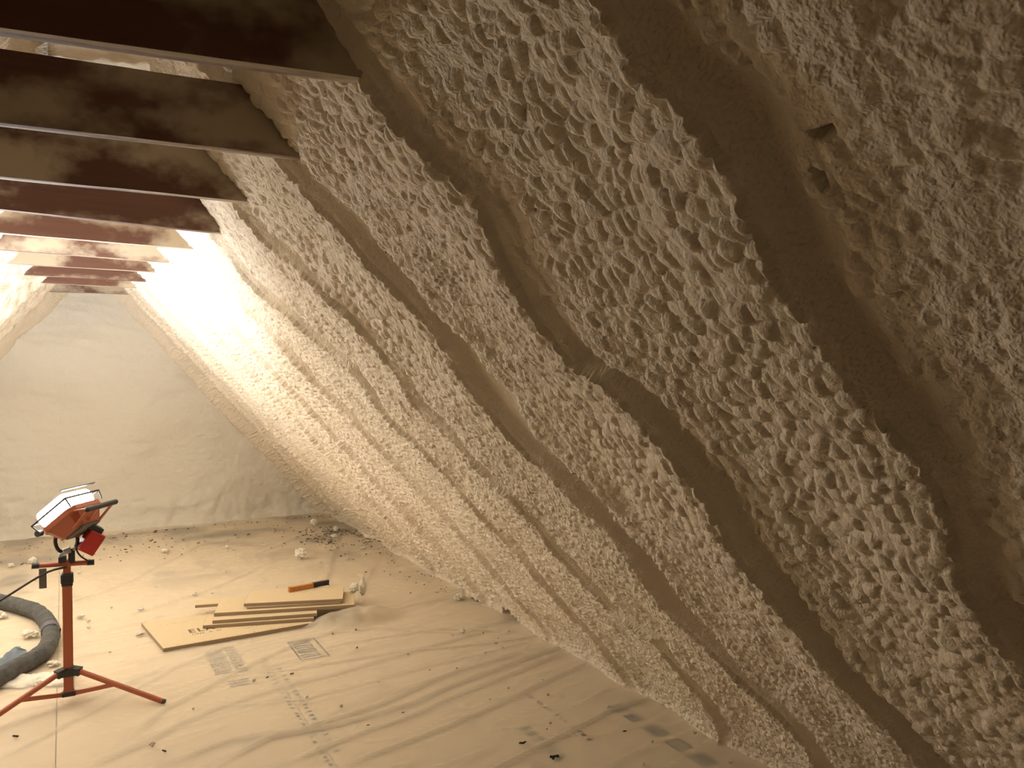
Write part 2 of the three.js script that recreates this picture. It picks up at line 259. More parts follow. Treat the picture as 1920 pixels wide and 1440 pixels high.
const BOARD_AREA = [[0.36, -5.45], [0.47, -4.86], [1.28, -4.93], [1.6, -5.0], [1.66, -5.3], [0.8, -5.55]];
function sheetAt(x, z) {
  const wx = x + 0.013 * vnoise(x * 3, z * 3, 401) + 0.005 * vnoise(x * 14, z * 14, 403), wz = z + 0.015 * vnoise(x * 3, z * 3, 405);
  let h = 0, a = 0;
  for (const f of FOLDS) {
    if (wx < f.lo[0] || wx > f.hi[0] || wz < f.lo[1] || wz > f.hi[1]) continue;
    let best = 9, t0 = 0; const n = f.p.length - 1;
    for (let k = 0; k < n; k++) { const [ax, az] = f.p[k], [bx, bz] = f.p[k + 1], dx = bx - ax, dz = bz - az, l2 = dx * dx + dz * dz, t = Math.min(1, Math.max(0, ((wx - ax) * dx + (wz - az) * dz) / l2)), d = Math.hypot(wx - ax - t * dx, wz - az - t * dz); if (d < best) { best = d; t0 = (k + t) / n; } }
    const ends = smooth(0, 0.15, t0) * 0.8 + 0.2, e = Math.exp(-((best / f.w) ** 2));
    h += 0.4 * f.h * e * ends * (0.8 + 0.4 * vnoise(x * 8, z * 8, 407)); a = Math.max(a, f.a * smooth(0.25, 0.75, e) * ends);
  }
  // soft creases running the same way as the folds
  const c = wx * 0.25 + wz * 0.97; const rid = 1 - Math.abs(vnoise(c * 16, wx * 2.2 - wz * 0.6, 411)); h += 0.0025 * Math.pow(rid, 6) + 0.0025 * (fbm(x * 6, z * 9, 413, 3) + 0.6);
  a = Math.max(a, 0.26 * Math.pow(rid, 8) * smooth(-0.3, 0.4, fbm(x * 1.5, z * 1.5, 417, 2) + 0.2));
  // sheet bunched up against the stack of boards
  const q = ((x - 1.56) / 0.34) ** 2 + ((z + 4.93) / 0.19) ** 2; if (q < 1) { const e = smooth(1, 0, q) ; h += e * (0.065 + 0.03 * fbm(x * 9, z * 9, 415, 3)); a = Math.max(a, 0.35 * e); }
  return [Math.max(0.003, h + 0.006), a];
}
{
  const xs = steps(-2.05, 2.46, (x) => x < -0.5 ? 0.05 : 0.0125), zs = steps(4.3, -8.66, (z) => z > -2.3 ? 0.08 : z > -5.4 ? 0.0125 : 0.03), nx = xs.length, nz = zs.length;
  const p = new Float32Array(nx * nz * 3), col = new Float32Array(nx * nz * 4), uv = new Float32Array(nx * nz * 2), idx = [];
  for (let j = 0; j < nz; j++) for (let i = 0; i < nx; i++) {
    const o = j * nx + i, x = xs[i], z = zs[j], [h, a] = sheetAt(x, z);
    p.set([x, h, z], o * 3); uv.set([x, z], o * 2);
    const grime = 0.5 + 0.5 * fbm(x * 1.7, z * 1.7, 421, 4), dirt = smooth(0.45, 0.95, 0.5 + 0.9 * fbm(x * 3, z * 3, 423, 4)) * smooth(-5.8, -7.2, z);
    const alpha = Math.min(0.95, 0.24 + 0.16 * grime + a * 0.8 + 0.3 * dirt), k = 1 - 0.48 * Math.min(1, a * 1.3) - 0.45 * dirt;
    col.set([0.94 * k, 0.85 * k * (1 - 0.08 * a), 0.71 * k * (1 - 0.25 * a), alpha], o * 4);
    if (i < nx - 1 && j < nz - 1) idx.push(o, o + 1, o + nx, o + 1, o + nx + 1, o + nx);
  }
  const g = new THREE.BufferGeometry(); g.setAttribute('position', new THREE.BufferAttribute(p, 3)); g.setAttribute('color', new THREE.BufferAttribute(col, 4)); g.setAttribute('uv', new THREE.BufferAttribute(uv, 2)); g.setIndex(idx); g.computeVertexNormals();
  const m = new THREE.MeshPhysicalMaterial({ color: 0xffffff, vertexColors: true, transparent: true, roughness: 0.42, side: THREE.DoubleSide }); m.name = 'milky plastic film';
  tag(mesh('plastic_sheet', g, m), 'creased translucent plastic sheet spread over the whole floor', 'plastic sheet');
}

// ------------------------------------------------------------------ collar beams
const woodMaps = [1, 2, 3, 4].map((s) => dataTexture(512, 128, (x, y) => {
  const u = x / 512 * 1.2, v = y / 128 * 0.2, grain = 0.5 + 0.5 * fbm(u * 6, v * 90, 500 + s, 3), n = fbm(u * 2.6 + s * 7, v * 4.5, 510 + s, 3) + 0.16 * fbm(u * 40, v * 40, 520 + s, 3);
  const edge = smooth(0.15, 0.5, Math.abs(u - 0.6)), mist = Math.min(0.92, smooth(-0.16, 0.36, n + 0.42 * edge) * 0.9);
  const w = [0.10 + 0.05 * grain, 0.042 + 0.018 * grain, 0.024 + 0.01 * grain], f = [0.52, 0.43, 0.31], c = [0, 1, 2].map((k) => lerp(w[k], f[k], mist));
  return c.map((q) => q <= 0.0031308 ? q * 12.92 : 1.055 * Math.pow(q, 1 / 2.4) - 0.055);
}, true));
const woodMats = woodMaps.map((map) => mat({ map, roughness: 0.62 }));
const ORD = ['nearest', 'second nearest', 'third nearest', 'fourth nearest', 'fifth nearest', 'sixth nearest', 'seventh nearest', 'eighth nearest', 'ninth nearest', 'farthest'];
const BEAM_LOOK = ['with a wide reddish underside, cut off by the top of the photo', 'with grey foam mist on its left half', 'below a thin bright gap', 'with a pale blotch in the middle', 'with a foam lump at its left end', 'the last dark one before the glare', 'lit bright from below', 'glowing orange in the glare', 'thin and reddish in the glare', 'lying close to the gable top'];
// [front face z, underside at the left, underside at the right, depth of the beam]
[[-1.63, 2.145, 2.165, 0.19], [-2.35, 2.17, 2.17, 0.18], [-3.08, 2.18, 2.17, 0.18], [-3.72, 2.18, 2.15, 0.17], [-4.5, 2.19, 2.17, 0.17], [-5.18, 2.19, 2.17, 0.17], [-5.9, 2.19, 2.18, 0.17], [-6.62, 2.19, 2.18, 0.17], [-7.35, 2.2, 2.19, 0.17], [-8.25, 2.2, 2.2, 0.17]].forEach(([z, yl, yr, d], k) => {
  const r = rng(600 + k), L = 1.5, g = new THREE.BoxGeometry(L, d, 0.047, 60, 8, 3), p = g.attributes.position;
  for (let i = 0; i < p.count; i++) { const x = p.getX(i), y = p.getY(i), q = p.getZ(i); const e = Math.abs(y) > d / 2 - 1e-4 && Math.abs(q) > 0.0234 ? 0.004 : 0; p.setXYZ(i, x, y * (1 - e / d) + 0.002 * fbm(x * 6, q * 20 + k, 611, 2), q - Math.sign(q) * e * 0.5 + 0.0015 * fbm(x * 5, y * 12, 613 + k, 2)); }
  g.computeVertexNormals();
  const b = mesh('collar_beam', g, woodMats[k % 4]); b.position.set(RIDGE_X - 0.16, (yl + yr) / 2 + d / 2, z - 0.0235); b.rotation.z = Math.atan2(yr - yl, 0.75);
  tag(b, `${ORD[k]} dark brown wooden collar beam overhead, ${BEAM_LOOK[k]}`, 'beam', 'dark collar beams crossing under the roof');
});

// ------------------------------------------------------------------ work light on its tripod
function workLight(label, bx, bz, turn, dir, power) {
  const light = thing('work_light', label, 'work light', [bx, 0, bz]); light.rotation.y = turn;
  const HUB = 0.15, LOW = 0.05;
  mesh('pole', box(0.042, 0.535, 0.042, 0.004).translate(0, 0.305, 0), orangeMat, light).userData.label = 'square orange post';
  mesh('pole_collar', join([box(0.054, 0.05, 0.054, 0.01).translate(0, 0.59, 0), box(0.048, 0.014, 0.048, 0.006).translate(0, 0.562, 0)]), blackMat, light).userData.label = 'black clamping collar';
  mesh('inner_post', box(0.032, 0.08, 0.032, 0.003).translate(0, 0.635, 0), orangeMat, light);
  const hubParts = [box(0.062, 0.036, 0.062, 0.008).translate(0, HUB, 0)], lowParts = [box(0.05, 0.022, 0.05, 0.005).translate(0, LOW, 0)];
  for (const a of [-30, 210, 90]) {                   // direction of each leg on the floor
    const dx = Math.cos(R(a)), dz = -Math.sin(R(a)), foot = V(dx * 0.45, 0.013, dz * 0.45), top = V(dx * 0.042, HUB + 0.006, dz * 0.042);
    hubParts.push(strip(V(dx * 0.02, HUB + 0.004, dz * 0.02), V(dx * 0.058, HUB - 0.002, dz * 0.058), 0.034, 0.03), strip(V(dx * 0.012, HUB + 0.021, dz * 0.012), V(dx * 0.06, HUB + 0.015, dz * 0.06), 0.04, 0.008));
    lowParts.push(strip(V(dx * 0.01, LOW, dz * 0.01), V(dx * 0.036, LOW, dz * 0.036), 0.026, 0.02));
    const leg = mesh('leg', bar(top, foot, 0.0125, 18), orangeMat, light);
    mesh('foot_cap', bar(foot.clone().lerp(top, 0.015), foot.clone().lerp(top, -0.012), 0.0132, 18), blackMat, leg);
    const at = top.clone().lerp(foot, 0.44);
    mesh('brace', strip(V(dx * 0.03, LOW, dz * 0.03), at, 0.012, 0.019), orangeMat, leg);
  }
  mesh('leg_hub', join(hubParts), blackMat, light).userData.label = 'black plastic leg bracket';
  mesh('lower_hub', join(lowParts), blackMat, light);
  mesh('guy_wire', bar(V(0.026, HUB - 0.01, 0.02), V(0.022, LOW, 0.02), 0.0012, 6), steelMat, light);
  const cross = mesh('crossbar', bar(V(-0.115, 0.662, 0.0), V(0.1, 0.652, 0.0), 0.0115, 20), orangeMat, light);
  mesh('end_cap', bar(V(-0.142, 0.6632, 0), V(-0.112, 0.6618, 0), 0.0135, 20), blackMat, cross); mesh('end_cap', bar(V(0.084, 0.6527, 0), V(0.114, 0.6513, 0), 0.0135, 20), blackMat, cross);
  mesh('bracket_block', join([box(0.034, 0.026, 0.05, 0.004).translate(-0.018, 0.682, 0.0), box(0.028, 0.06, 0.034, 0.006).translate(0.02, 0.69, 0)]), blackMat, light);
  mesh('clamp', join([box(0.05, 0.012, 0.034, 0.004).rotateZ(0.25).translate(-0.005, 0.712, 0.008), box(0.034, 0.014, 0.03, 0.004).rotateZ(0.3).translate(0.0, 0.727, 0.008), bar(V(0.024, 0.71, 0.01), V(0.035, 0.735, 0.01), 0.005)]), steelMat, light).userData.label = 'bright steel clamp';
  mesh('hanging_tag', box(0.031, 0.092, 0.006, 0.002).translate(-0.098, 0.603, 0.012), greyMat, light).userData.label = 'flat grey tag hanging from the crossbar';
  // lamp head, local +z is where the light goes, local x along its wide side
  const head = part('lamp_head', light); head.position.set(0.02, 0.885, 0.0);
  const own = dir.clone().applyAxisAngle(V(0, 1, 0), -turn);
  head.quaternion.setFromRotationMatrix(new THREE.Matrix4().lookAt(own, V(0, 0, 0), V(0, 1, 0)));
  const W = 0.23, H = 0.2;
  { // tapered housing: front rim, sloping sides, smaller flat back
    const ring = (w, h, z) => [[-w, -h * 0.7, z], [-w * 0.75, -h, z], [w * 0.75, -h, z], [w, -h * 0.7, z], [w, h * 0.7, z], [w * 0.75, h, z], [-w * 0.75, h, z], [-w, h * 0.7, z]];
    const rings = [ring(W / 2, H / 2, 0.0), ring(W / 2, H / 2, -0.022), ring(W / 2 - 0.01, H / 2 - 0.008, -0.03), ring(W * 0.34, H * 0.34, -0.082), ring(W * 0.31, H * 0.31, -0.088)], p = [], idx = [];
    rings.forEach((r) => r.forEach((v) => p.push(...v))); for (let k = 0; k < rings.length - 1; k++) for (let i = 0; i < 8; i++) { const a = k * 8 + i, b = k * 8 + (i + 1) % 8; idx.push(a, a + 8, b, b, a + 8, b + 8); }
    const l = (rings.length - 1) * 8; for (let i = 1; i < 7; i++) { idx.push(l, l + i + 1, l + i); idx.push(0, i, i + 1); }
    let g = new THREE.BufferGeometry(); g.setAttribute('position', new THREE.Float32BufferAttribute(p, 3)); g.setIndex(idx); g = g.toNonIndexed(); g.computeVertexNormals();
    mesh('housing', g, orangeMat, head);
  }
  mesh('back_plate', box(0.13, 0.105, 0.012, 0.004).translate(0, 0.005, -0.092), greyMat, head);
  { // bulging glowing lens
    const s = new THREE.Shape(); const w = W / 2 - 0.012, h = H / 2 - 0.012, r = 0.03; s.moveTo(-w + r, -h); s.lineTo(w - r, -h); s.quadraticCurveTo(w, -h, w, -h + r); s.lineTo(w, h - r); s.quadraticCurveTo(w, h, w - r, h); s.lineTo(-w + r, h); s.quadraticCurveTo(-w, h, -w, h - r); s.lineTo(-w, -h + r); s.quadraticCurveTo(-w, -h, -w + r, -h);
    mesh('lens', new THREE.ExtrudeGeometry(s, { depth: 0.02, bevelEnabled: true, bevelThickness: 0.028, bevelSize: 0.016, bevelSegments: 3, curveSegments: 3, bevelOffset: -0.014 }).translate(0, 0, 0.03), glowMat, head).userData.label = 'glowing white lens';
  }
  const t = 0.0045, gw = W / 2 + 0.006, gh = H / 2 + 0.006, gz = 0.04, guard = [];
  for (const [a, b] of [[[-gw, -gh], [gw, -gh]], [[gw, -gh], [gw, gh]], [[gw, gh], [-gw, gh]], [[-gw, gh], [-gw, -gh]]]) guard.push(bar(V(...a, gz), V(...b, gz), t, 10));
  for (const [x, y] of [[-gw, -gh], [gw, -gh], [gw, gh], [-gw, gh]]) guard.push(bar(V(x, y, gz), V(x * 0.93, y * 0.93, -0.004), t * 0.8, 8));
  guard.push(strip(V(-gw, gh + 0.004, gz + 0.04), V(gw, gh + 0.004, gz + 0.04), 0.004, 0.014));
  mesh('guard', join(guard.map((g) => g.index ? g.toNonIndexed() : g)), blackMat, head).userData.label = 'black wire guard round the lens';
  const hy = H / 2 + 0.05, hz = -0.06;
  mesh('handle', join([bar(V(-0.105, hy, hz), V(0.105, hy, hz), 0.0125, 18), new THREE.SphereGeometry(0.0125, 14, 10).translate(-0.105, hy, hz), new THREE.SphereGeometry(0.0125, 14, 10).translate(0.105, hy, hz)].map((g) => g.toNonIndexed())), blackMat, head).userData.label = 'black carrying grip';
  for (const x of [-0.088, 0.02, 0.092]) mesh('handle_strap', join([strip(V(x, hy, hz), V(x, 0.035, -0.083), 0.02, 0.008, V(0, 0, 1)), strip(V(x, hy - 0.002, hz + 0.004), V(x, H / 2 - 0.012, -0.022), 0.018, 0.007, V(0, 0, 1))]), orangeMat, head);
  for (const s of [-1, 1]) mesh('side_knob', bar(V(s * (W / 2 + 0.004), -H / 2 + 0.012, -0.01), V(s * (W / 2 + 0.03), -H / 2 + 0.012, -0.01), 0.0145, 10), blackMat, head);
  // yoke that carries the head
  const yk = (s) => new THREE.TubeGeometry(new THREE.CatmullRomCurve3([V(0, 0.712, 0.0), V(s * 0.03, 0.722, 0.002), V(s * 0.045, 0.76, 0.01), V(s * 0.042, 0.8, 0.012)]), 18, 0.0085, 8).scale(1, 1, 1);
  mesh('yoke', join([yk(-1), yk(1)]), blackMat, light).userData.label = 'curved black yoke';
  mesh('pivot', bar(V(-0.05, 0.793, 0.012), V(0.055, 0.788, 0.012), 0.011, 16), orangeMat, light);
  const jb = mesh('junction_box', box(0.078, 0.105, 0.06, 0.006), redMat, light); jb.position.set(0.1, 0.752, 0.01); jb.rotation.set(0.1, 0.2, -0.6); jb.userData.label = 'red plastic junction box';
  mesh('box_lid', box(0.07, 0.03, 0.05, 0.005).translate(0, 0.062, 0), blackMat, jb).position.set(-0.02, -0.0, 0.0);
  mesh('lead', new THREE.TubeGeometry(new THREE.CatmullRomCurve3([V(0.045, 0.77, 0.03), V(0.04, 0.73, 0.04), V(0.055, 0.695, 0.03), V(0.085, 0.665, 0.012)]), 20, 0.0042, 8), cableMat, light);
  mesh('cable', new THREE.TubeGeometry(new THREE.CatmullRomCurve3([V(0.0, 0.646, 0.018), V(-0.06, 0.638, 0.02), V(-0.11, 0.617, 0.02), V(-0.29, 0.51, 0.01), V(-0.55, 0.37, -0.02), V(-0.85, 0.14, -0.1), V(-1.05, 0.02, -0.2), V(-1.3, 0.014, -0.3)]), 60, 0.0052, 10), cableMat, light).userData.label = 'dark power cable running off to the left';
  // the light itself, as large as the lens and just in front of it
  const at = head.position.clone().applyAxisAngle(V(0, 1, 0), turn).add(V(bx, 0, bz)).addScaledVector(dir, 0.085);
  const area = new THREE.RectAreaLight(LAMP_COLOR, power, W - 0.02, H - 0.02); area.position.copy(at); area.lookAt(at.clone().add(dir));
  scene.add(area);
}
workLight('lit flood lamp on an orange three-legged stand at the left of the photo', 0, -4.37, 0, LAMP_DIR, LAMP_POWER);
workLight('second lit flood lamp on an orange stand, by the left roof side outside the photo', -0.85, -6.6, R(25), LAMP2_DIR, LAMP2_POWER);


// ------------------------------------------------------------------ chipboard offcuts
const boardMap = chipCanvas(512, 256, 41, [222, 201, 164]), edgeMat = mat({ color: lin(0.36, 0.26, 0.165), roughness: 0.85 }), boardMat = mat({ map: boardMap, roughness: 0.75 });
const printMap = chipCanvas(1024, 512, 43, [222, 201, 164], (g, w, h, r) => {
  g.fillStyle = 'rgba(95,72,48,0.8)'; g.save(); g.translate(205, 330); g.font = 'bold 92px sans-serif'; g.scale(1.15, 1); g.fillText('ELA', 0, 0); g.font = '40px sans-serif'; g.fillText('ONE  A  O', 10, 46); g.restore();
  for (let k = 0; k < 60; k++) { g.fillStyle = 'rgba(90,70,48,0.5)'; g.fillRect(80 + r() * 800, 496 + r() * 4, 3 + r() * 14, 3); }
  for (let k = 0; k < 14; k++) { g.fillStyle = 'rgba(90,70,48,0.55)'; g.fillRect(560 + k * 26 + r() * 10, 400 - k * 2 + r() * 6, 6 + r() * 14, 4 + r() * 8); }
  for (let k = 0; k < 8; k++) { g.fillStyle = 'rgba(100,78,52,0.4)'; g.fillRect(60 + k * 30 + r() * 20, 90 + r() * 20, 10 + r() * 20, 4); }
});
// front-left corner, front-right corner, depth backwards, underside height
function board(label, a, b, depth, y, t = 0.019, top = boardMat, skew = 0) {
  const L = Math.hypot(b[0] - a[0], b[1] - a[1]), turn = Math.atan2(-(b[1] - a[1]), b[0] - a[0]);
  const s = new THREE.Shape([new THREE.Vector2(0, 0), new THREE.Vector2(L, 0), new THREE.Vector2(L + skew * 0.6, depth), new THREE.Vector2(skew, depth)]);
  const g = new THREE.ExtrudeGeometry(s, { depth: t - 0.003, bevelEnabled: true, bevelThickness: 0.0015, bevelSize: 0.0015, bevelSegments: 1 });
  g.rotateX(-Math.PI / 2); g.translate(0, 0.0015, 0);
  const p = g.attributes.position, u = g.attributes.uv; for (let k = 0; k < p.count; k++) u.setXY(k, p.getX(k) / L, -p.getZ(k) / depth);
  const m = mesh('chipboard_piece', g, [top, edgeMat]); m.position.set(a[0], y, a[1]); m.rotation.y = turn;
  return tag(m, label, 'board', 'stacked chipboard offcuts');
}
board('largest chipboard piece with dark stamped letters, lying lowest on the plastic sheet', [0.46, -4.88], [1.3, -4.94], 0.54, 0.007, 0.02, mat({ map: printMap, roughness: 0.75 }), -0.03);
board('narrow chipboard strip lying directly on the stamped piece, mostly under other strips', [0.7, -5.13], [1.31, -4.965], 0.2, 0.028);
board('chipboard strip third from the bottom, just in front of the long overhanging plank', [0.755, -5.135], [1.335, -4.985], 0.17, 0.048);
board('long chipboard plank sticking out furthest to the right of the stack', [0.775, -5.21], [1.57, -4.98], 0.3, 0.068, 0.02, boardMat, 0.0);
board('short chipboard piece poking out at the back left of the stack', [0.7, -5.45], [1.1, -5.35], 0.12, 0.066, 0.018);
board('thin chipboard strip squeezed just under the topmost piece', [0.965, -5.195], [1.5, -5.03], 0.16, 0.0885, 0.012);
board('topmost chipboard piece of the stack with the orange tool on it', [0.95, -5.215], [1.51, -5.03], 0.3, 0.101, 0.019, boardMat, 0.0);
{
  const tool = thing('hand_tool', 'orange and black hand tool lying on the topmost board', 'tool', [1.25, 0.1355, -5.335]); tool.rotation.y = Math.atan2(0.055, 0.28);
  const body = new THREE.Shape(); body.moveTo(0, -0.015); body.lineTo(0.165, -0.013); body.lineTo(0.165, 0.013); body.lineTo(0.02, 0.0135); body.lineTo(0, 0.017); body.closePath();
  for (const x of [0.028, 0.062]) { const h = new THREE.Path(); h.absarc(x, 0, 0.0045, 0, Math.PI * 2); body.holes.push(h); }
  mesh('body', new THREE.ExtrudeGeometry(body, { depth: 0.02, bevelEnabled: true, bevelThickness: 0.003, bevelSize: 0.002, bevelSegments: 2 }).translate(0, 0, -0.01), mat({ color: lin(0.55, 0.22, 0.05), roughness: 0.5 }), tool).userData.label = 'orange body with two holes';
  mesh('grip', join([box(0.105, 0.032, 0.028, 0.006).translate(0.216, 0.002, 0), box(0.014, 0.02, 0.02, 0.002).translate(0.272, 0.008, 0), box(0.01, 0.01, 0.02, 0.002).translate(0.274, -0.01, 0)]), blackMat, tool).userData.label = 'black ribbed grip';
}

// ------------------------------------------------------------------ spray hose
{
  const hose = thing('spray_hose', 'thick grey spray hose curving over the plastic sheet', 'hose');
  const R0 = 0.046, curve = new THREE.CatmullRomCurve3([[-1.3, -6.75], [-0.9, -6.6], [-0.5, -6.36], [-0.38, -6.24], [-0.26, -6.06], [-0.16, -5.86], [-0.1, -5.56], [-0.085, -5.28], [-0.12, -5.04], [-0.2, -4.9], [-0.29, -4.76], [-0.42, -4.62], [-0.75, -4.4], [-1.2, -4.3]].map(([x, z]) => V(x, R0 + 0.006, z)));
  const sleeve = (from, to, rad, seed, amp) => { const n = Math.round((to - from) * 260), g = new THREE.BufferGeometry(), p = [], uv = [], idx = [], M = 28, fr = curve.computeFrenetFrames(400, false); for (let i = 0; i <= n; i++) { const t = from + (to - from) * i / n, c = curve.getPointAt(t), k = Math.min(400, Math.round(t * 400)), tan = fr.tangents[k], side = V(-tan.z, 0, tan.x).normalize(); for (let j = 0; j <= M; j++) { const a = j / M * Math.PI * 2, w = rad + amp * fbm(t * 60, Math.cos(a) * 1.6 + Math.sin(a) * 2.3, seed, 3); p.push(c.x + side.x * Math.cos(a) * w, c.y + Math.sin(a) * w, c.z + side.z * Math.cos(a) * w); uv.push(t * 6, j / M * 0.4); if (i < n && j < M) { const o = i * (M + 1) + j; idx.push(o, o + 1, o + M + 1, o + 1, o + M + 2, o + M + 1); } } } g.setAttribute('position', new THREE.Float32BufferAttribute(p, 3)); g.setAttribute('uv', new THREE.Float32BufferAttribute(uv, 2)); g.setIndex(idx); g.computeVertexNormals(); return g; };
  const hoseMap = dataTexture(256, 256, (x, y) => { const n = 0.5 + 0.5 * fbm(x / 22, y / 22, 701, 4), d = 0.5 + 0.5 * fbm(x / 5, y / 5, 703, 2); const c = [lerp(0.27, 0.42, n), lerp(0.275, 0.415, n), lerp(0.285, 0.39, n)]; return c.map((q) => q * (0.85 + 0.3 * d)); }, true);
  mesh('sleeve', sleeve(0, 1, R0, 711, 0.006), mat({ map: hoseMap, roughness: 0.9, bumpMap: foamBump, bumpScale: 0.004, side: THREE.DoubleSide }), hose);
  mesh('tape_band', sleeve(0.512, 0.535, R0 + 0.004, 713, 0.003), mat({ color: lin(0.13, 0.12, 0.15), roughness: 0.6, side: THREE.DoubleSide }), hose).userData.label = 'dark grey tape wrapped round the hose';
  { // torn blue-grey patch sticking out of the sleeve
    const g = new THREE.PlaneGeometry(0.17, 0.08, 24, 12), p = g.attributes.position; for (let k = 0; k < p.count; k++) { const x = p.getX(k), y = p.getY(k), e = 1 + 0.5 * fbm(x * 30, y * 30, 721, 2); p.setXYZ(k, x * e, 0.012 * fbm(x * 20, y * 20, 723, 2) + 0.035 * smooth(0.02, -0.05, y) + 0.03 * smooth(-0.04, 0.06, x), y * e); }
    g.computeVertexNormals(); const m = mesh('torn_patch', g, mat({ color: lin(0.21, 0.26, 0.31), roughness: 0.6, side: THREE.DoubleSide }), hose); m.position.set(-0.25, 0.055, -4.925); m.rotation.y = 0.75; m.userData.label = 'torn blue-grey patch';
  }
}

// ------------------------------------------------------------------ foam scraps
function scrapGeo(seed, flat, detail = 5) {
  const g = new THREE.IcosahedronGeometry(1, detail), p = g.attributes.position;
  for (let k = 0; k < p.count; k++) { const x = p.getX(k), y = p.getY(k), z = p.getZ(k), n = 0.85 + 0.8 * fbm(x * 1.6 + seed, y * 1.6 + z * 1.3, seed, 3) + 0.5 * lumps(x * 2.6 + z * 1.4 + 9, y * 2.6 - z * 1.2 + 9, seed + 3) + 0.3 * fbm(x * 6 - z * 3, y * 6 + z * 4, seed + 9, 2); p.setXYZ(k, x * n, y * n * flat, z * n * 0.8); }
  g.computeBoundingBox(); g.translate(0, -g.boundingBox.min.y, 0); g.scale(0.8, 0.8, 0.8); g.computeVertexNormals(); return g;
}
const SCRAPS = [
  [1.66, -6.66, 0.062, 0.8, 'large white lump of foam lying alone on the floor behind the board stack'],
  [2.12, -7.99, 0.056, 0.6, 'foam lump near the far right corner by the gable wall'],
  [2.22, -7.59, 0.04, 0.75, 'round foam lump at the top end of the long floor crease'],
  [2.13, -7.35, 0.036, 0.5, 'smaller foam lump just below the round one by the crease'],
  [1.77, -6.48, 0.016, 0.4, 'flat foam flake just right of the large lone foam lump'],
  [-0.19, -5.5, 0.058, 0.45, 'crumpled white foam scrap in the inner bend of the hose, beside the tape'],
  [-0.37, -6.02, 0.06, 0.4, 'white foam scrap under the hose at the left edge of the photo'],
  [-0.13, -4.66, 0.03, 0.5, 'small foam bit beside the pale slab under the left leg'],
  [-0.07, -4.93, 0.045, 0.35, 'flat foam flake between the hose and the orange post'],
  [-0.17, -5.12, 0.05, 0.4, 'foam flake tucked against the inner side of the hose above the torn patch'],
  [-0.24, -7.53, 0.042, 0.7, 'larger of the two foam lumps left of the grey tag'],
  [-0.38, -7.46, 0.034, 0.6, 'smaller of the two foam lumps left of the grey tag'],
  [0.07, -5.77, 0.032, 0.4, 'flat foam flake just right of the orange post at mid height'],
  [0.72, -7.44, 0.045, 0.4, 'foam scrap on the dirt patch right of the red junction box'],
  [0.41, -5.78, 0.03, 0.35, 'thin foam flake behind the left corner of the stamped board'],
  [0.37, -5.25, 0.034, 0.35, 'foam flake beside the left corner of the stamped board'],
  [2.03, -4.38, 0.02, 0.9, 'upright foam chip on the sheet right of the boards, below the roof foot'],
  [2.3, -5.02, 0.055, 0.45, 'pale foam mound on the sheet near the roof foot'],
  [2.22, -6.79, 0.04, 0.25, 'thin pale foam strip lying near the dark crumbs by the roof foot'],
  [0.76, -5.97, 0.024, 0.6, 'round foam crumb behind the stack left of its back piece'],
];
const variants = [0, 1, 2, 3].map((k) => scrapGeo(801 + k * 7, 1));
SCRAPS.forEach(([x, z, r, f, label], k) => { const m = mesh('foam_scrap', variants[k % 4], scrapMat); m.position.set(x, 0.006, z); m.scale.set(r * 0.8, r * f * 0.8, r * 0.8); m.rotation.y = k * 1.9; tag(m, label, 'foam scrap', 'loose foam scraps on the floor'); });
{ // pieces on the stack and the pale slab by the leg
  const a = mesh('foam_scrap', variants[1], scrapMat); a.position.set(1.645, 0.088, -5.23); a.scale.set(0.032, 0.03, 0.032); tag(a, 'white foam block resting on the right end of the long plank', 'foam scrap', 'loose foam scraps on the floor');
  const b = mesh('foam_scrap', variants[2], scrapMat); b.position.set(1.715, 0.045, -5.27); b.scale.set(0.03, 0.055, 0.03); b.rotation.y = 1; tag(b, 'tall white foam lump standing just right of the board stack', 'foam scrap', 'loose foam scraps on the floor');
  const g = new THREE.PlaneGeometry(0.36, 0.17, 40, 20), p = g.attributes.position; const top = [];
  for (let k = 0; k < p.count; k++) { const x = p.getX(k), y = p.getY(k), e = 1 + 0.45 * fbm(x * 14, y * 14, 831, 3); const t = Math.max(0, 1 - Math.max(Math.abs(x) / 0.18, Math.abs(y) / 0.085)); p.setXYZ(k, x * e, 0.022 * Math.pow(t, 0.4) * (1 + 0.6 * fbm(x * 40, y * 40, 833, 3)) + 0.03 * smooth(-0.1, -0.19, x), y * e); }
  g.rotateY(0); g.computeVertexNormals(); const under = g.clone(); under.attributes.position = g.attributes.position.clone(); for (let k = 0; k < p.count; k++) under.attributes.position.setY(k, 0.03 * smooth(-0.1, -0.19, p.getX(k))); under.index = g.index.clone(); const ia = under.index.array; for (let k = 0; k < ia.length; k += 3) { const t = ia[k]; ia[k] = ia[k + 1]; ia[k + 1] = t; } under.computeVertexNormals();
  const s = mesh('foam_slab', join([g, under]), scrapMat); s.position.set(-0.17, 0.008, -4.76); s.rotation.y = -0.35; tag(s, 'flat pale foam slab lying between the hose and the left leg of the lamp stand', 'foam scrap', 'loose foam scraps on the floor');
}
